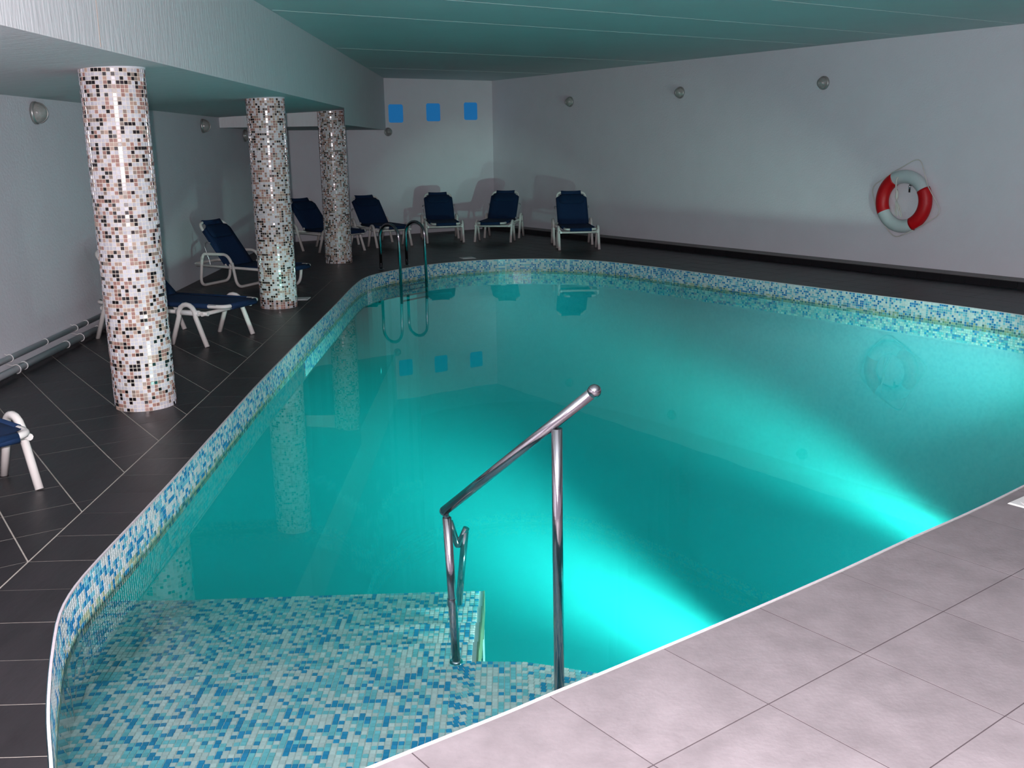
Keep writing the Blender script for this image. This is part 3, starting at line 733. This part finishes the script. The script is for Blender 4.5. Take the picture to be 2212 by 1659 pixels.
mb = MB(); mb.tube(fillet([(-0.318, 4.65, -0.215), (-0.281, 4.65, -0.350), (-0.236, 4.65, -0.25)], 0.02, 5), 0.0165, 12); mb.build('lower_bend', M_steel, hr, True)
for (x, y, z) in ((0.16, 3.352, -0.447), (-0.243, 3.685, -0.447)):
    mb = MB(); mb.lathe([(0.02, 0.01), (0.026, 0.006), (0.028, 0.0)], 18, (x, y, z)); mb.build('foot_collar', M_steel, hr, True)

# ------------------------------------------------------------------ lifebuoy on the right wall
def wallR(s, off, z): return COR + UR * s - NR * off + Vector((0, 0, z))
SR = (Vector((4.779, 12.148, 0)) - COR).dot(UR)
XU, XV, XN = UR, Vector((0, 0, 1)), -NR
bc = Vector((4.705, 11.975, 0.868)); bc = COR + UR * SR + Vector((0, 0, 0.860)) - NR * 0.085
def ring_arc(name, a0, a1, R, r, m, parent, n, fl=0.85):
    mb = MB(); N = max(4, int(n)); rings = []
    for i in range(N + 1):
        a = rad(a0 + (a1 - a0) * i / N); c = XU * math.cos(a) + XV * math.sin(a)
        rings.append([bc + c * (R + r * math.cos(2 * math.pi * k / 16)) + XN * r * fl * math.sin(2 * math.pi * k / 16) for k in range(16)])
    vs = [p for g in rings for p in g]; fs = []
    for i in range(N):
        for k in range(16): fs.append((i * 16 + k, (i + 1) * 16 + k, (i + 1) * 16 + (k + 1) % 16, i * 16 + (k + 1) % 16))
    fs += [tuple(range(16)), tuple(N * 16 + k for k in range(15, -1, -1))]
    mb.add(vs, fs); return mb.build(name, m, parent, True)
lb = thing('lifebuoy', 'red and white lifebuoy ring with grab line on the right wall', 'lifebuoy', (0, 0, 0))
ring_arc('buoy_ring', 0, 360, 0.293, 0.078, M_buoy, lb, 64)
ring_arc('red_band', 119, 207, 0.293, 0.0815, M_red, lb, 20); ring_arc('red_band', -63, 30, 0.293, 0.0815, M_red, lb, 20)
tops = []
for k, (a, bulge) in enumerate(((119, .54), (30, .50), (-62, .47), (-153, .53))):
    def pol(an, R, o): return bc + (XU * math.cos(rad(an)) + XV * math.sin(rad(an))) * R + XN * o
    A1, A3, A2 = pol(a, .374, .02), pol(a - 88, .374, .02), pol(a - 44, bulge, -.06)
    P = fillet([A1, A2, A3], 0.11, 10)
    mb = MB(); mb.tube(P, 0.0062, 6); mb.build('grab_line', M_rope, lb, True)
# hook and the throwing line hanging inside the ring
hk = thing('wall_hook', 'grey steel hook on the wall inside the lifebuoy ring', 'hook')
h0 = bc + XU * 0.085 + XV * 0.20
mb = MB(); mb.tube(fillet([h0 - XN * 0.085, h0 + XN * 0.02, h0 + XN * 0.02 - XV * 0.09], 0.02, 5), 0.011, 8); mb.build('hook_arm', M_steel, hk, True)
mb = MB(); c0 = h0 - XN * 0.083; mb.add([c0 + XU * a + XV * b_ + XN * c for a in (-.05, .03) for b_ in (-.02, .02) for c in (0, .006)], [(0, 1, 3, 2), (4, 6, 7, 5), (0, 4, 5, 1), (2, 3, 7, 6), (1, 5, 7, 3), (0, 2, 6, 4)]); mb.build('hook_plate', M_dirt, hk)
ln = thing('throwing_line', 'thin white throwing line hanging in a bundle inside the lifebuoy', 'rope')
s0 = bc + XU * (-0.055) + XN * 0.075
mb = MB(); mb.tube(fillet([s0 + XV * 0.30 - XN * .03, s0 + XV * 0.26 + XN * .012, s0 + XV * 0.16 + XN * 0.01, s0 + XV * 0.06 - XN * .02], .03), 0.009, 6); mb.build('line_top', M_rope, ln, True)
mb = MB(); mb.tube([s0 + XV * 0.14 - XN * .01, s0 + XV * 0.10 - XN * .02, s0 + XV * 0.05 - XN * .02, s0 + XV * 0.02 - XN * .02], [0.012, 0.02, 0.02, 0.012], 10); mb.build('line_wrap', M_rope, ln, True)
for k, (dx, bot, br) in enumerate(((-0.02, -0.15, 0), (0.0, -0.16, 0.01), (0.05, -0.17, 0.03), (0.02, -0.10, 0.02))):
    P = [s0 + XV * 0.02 - XN * .02, s0 + XU * dx * .5 + XV * -0.05 - XN * .03, s0 + XU * dx + XV * bot - XN * .04, s0 + XU * (dx + br) + XV * (bot - .02) - XN * .04, s0 + XU * (dx + br) * .6 + XV * -0.06 - XN * .02, s0 + XV * 0.01 - XN * .015]
    mb = MB(); mb.tube(fillet(P, .03), 0.006, 6); mb.build('line_loop', M_rope, ln, True)

# ------------------------------------------------------------------ round wall lamps
def wall_lamp(pos, nrm, r, label):
    n = Vector(nrm).normalized(); t = thing('wall_lamp', label, 'lamp', pos, 0, 'round bulkhead lamps on the walls')
    mb = MB(); mb.lathe([(0.0, 0.001), (r, 0.001), (r, 0.018), (r * 0.93, 0.026), (r * 0.86, 0.026)], 32, (0, 0, 0), n); mb.build('lamp_base', M_lampbase, t, True)
    mb = MB(); mb.lathe([(r * 0.88 * math.cos(rad(a)), 0.018 + r * 0.95 * math.sin(rad(a))) for a in range(0, 90, 9)] + [(0.0005, 0.018 + r * .95)], 32, (0, 0, 0), n); mb.build('lamp_dome', M_lampglass, t, True)
    side = n.cross(Vector((0, 0, 1))).normalized(); mb = MB()
    P = [side * 0 + Vector((0, 0, 1)) * (r * 0.90 * math.cos(rad(a))) + n * (0.019 + r * 0.97 * math.sin(rad(a))) for a in range(0, 181, 15)]
    mb.tube(P, 0.005, 6); mb.build('guard_band', M_lampbase, t, True)
wall_lamp(wallR((Vector((4.030, 13.256, 0)) - COR).dot(UR), 0, 2.294), -NR, 0.085, 'round bulkhead lamp high on the right wall, nearest the lifebuoy')
wall_lamp(wallR((Vector((2.565, 15.425, 0)) - COR).dot(UR), 0, 2.299), -NR, 0.085, 'round bulkhead lamp on the right wall, middle of its three')
wall_lamp(wallR((Vector((1.062, 17.649, 0)) - COR).dot(UR), 0, 2.275), -NR, 0.085, 'round bulkhead lamp on the right wall, nearest the back wall')
LN = Vector((1, 0.037, 0)).normalized()
wall_lamp((lwx(8.15), 8.15, 1.886), LN, 0.088, 'round bulkhead lamp on the left wall, left of the nearest column')
wall_lamp((lwx(13.2), 13.2, 1.873), LN, 0.088, 'round bulkhead lamp on the left wall between the nearest and middle columns')
wall_lamp((lwx(15.6), 15.6, 1.77), LN, 0.088, 'round bulkhead lamp on the left wall, peeking out beside the middle column')
wall_lamp(Vector((-2.151, 18.411, 1.831)), -NB, 0.075, 'small round lamp on the back wall below the blue panes')

# ------------------------------------------------------------------ three blue panes high on the back wall
for k, (c, wz) in enumerate((((-2.011, 18.507), 2.149), ((-1.372, 18.938), 2.173), ((-0.704, 19.389), 2.197))):
    c = Vector((*c, 0)); c = c - NB * (c.dot(NB) - DB); hwid, hh = 0.145, 0.158; P = []
    for (sx, sz) in ((-1, -1), (1, -1), (1, 1), (-1, 1)):
        for a in (0, 30, 60, 90):
            ang = rad(a) + {(-1, -1): math.pi, (1, -1): 1.5 * math.pi, (1, 1): 0, (-1, 1): .5 * math.pi}[(sx, sz)]
            P.append((sx * (hwid - .035) + .035 * math.cos(ang), sz * (hh - .035) + .035 * math.sin(ang)))
    e = Vector((NB.y, -NB.x, 0)); mb = MB(); n = len(P)
    fr = [c + e * x * 1.06 - NB * 0.004 + Vector((0, 0, wz + z * 1.06)) for x, z in P]; frb = [p + NB * 0.004 for p in fr]
    mb.add(frb + fr, [tuple(range(n, 2 * n)), *[(i, (i + 1) % n, n + (i + 1) % n, n + i) for i in range(n)]])
    wd = mb.build('window_%d' % (k + 1), M_wall, kind='structure')
    mb = MB(); pf = [c + e * x - NB * 0.007 + Vector((0, 0, wz + z)) for x, z in P]; pb = [p + NB * 0.004 for p in pf]
    mb.add(pb + pf, [tuple(range(n, 2 * n)), *[(i, (i + 1) % n, n + (i + 1) % n, n + i) for i in range(n)]]); mb.build('pane', M_bluewin, wd)

# ------------------------------------------------------------------ pipes along the left wall
def pipe(z, off, r, label, y1):
    t = thing('wall_pipe', label, 'pipe', (0, 0, 0), 0, 'pipes along the foot of the left wall')
    mb = MB(); mb.tube([(lwx(2.0) + off, 2.0, z), (lwx(y1) + off, y1, z)], r, 14); mb.build('pipe_run', M_pipe, t, True)
    for y in (7.25, 8.05, 8.75) if z < .1 else (6.9, 7.75, 8.6):
        mb = MB(); mb.tube([(lwx(y) + off, y - 0.006, z), (lwx(y) + off, y + 0.006, z)], r + 0.004, 14); mb.build('coupling', M_plastic, t, True)
    for y in (7.12, 8.35, 9.2, 6.0, 4.9):
        mb = MB(); P = [Vector((lwx(y) + off + (r + .005) * math.cos(a), y, z + (r + .005) * math.sin(a))) for a in [rad(k) for k in range(-90, 150, 20)]]
        P.append(Vector((lwx(y) + 0.002, y, z + r + .01))); mb.tube(P, 0.004, 6); mb.build('pipe_clip', M_plastic, t, True)
pipe(0.050, 0.075, 0.028, 'lower white pipe along the foot of the left wall', 9.6)
pipe(0.132, 0.036, 0.022, 'upper white pipe clipped to the left wall above another', 9.4)

# ------------------------------------------------------------------ skimmer lids in the deck
def lid(cx, cy, ang, wx, wy, label):
    t = thing('skimmer_lid', label, 'drain cover', (cx, cy, 0.0), rad(ang), 'white square skimmer lids in the deck')
    mb = MB(); h = 0.006; b = 0.006
    P = [(-wx, -wy), (wx, -wy), (wx, wy), (-wx, wy)]; Q = [(x * (1 - b / wx), y * (1 - b / wy)) for x, y in P]
    mb.add([(x, y, 0) for x, y in P] + [(x, y, h) for x, y in Q], [(4, 5, 6, 7), (0, 1, 5, 4), (1, 2, 6, 5), (2, 3, 7, 6), (3, 0, 4, 7)]); mb.build('lid_frame', M_plastic, t)
    mb = MB(); mb.lathe([(0.0, 0.0085), (wx * .72, 0.0085), (wx * .74, 0.006)], 24); mb.build('lid_disc', M_plastic, t)
lid(-2.275, 10.70, 0, 0.10, 0.10, 'white square skimmer lid beside the middle mosaic column')
lid(-0.615, 14.445, 20, 0.10, 0.10, 'white square skimmer lid on the dark deck behind the far pool edge')
lid(2.33, 4.20, 37, 0.085, 0.085, 'white square skimmer lid in the pinkish deck at the right edge')
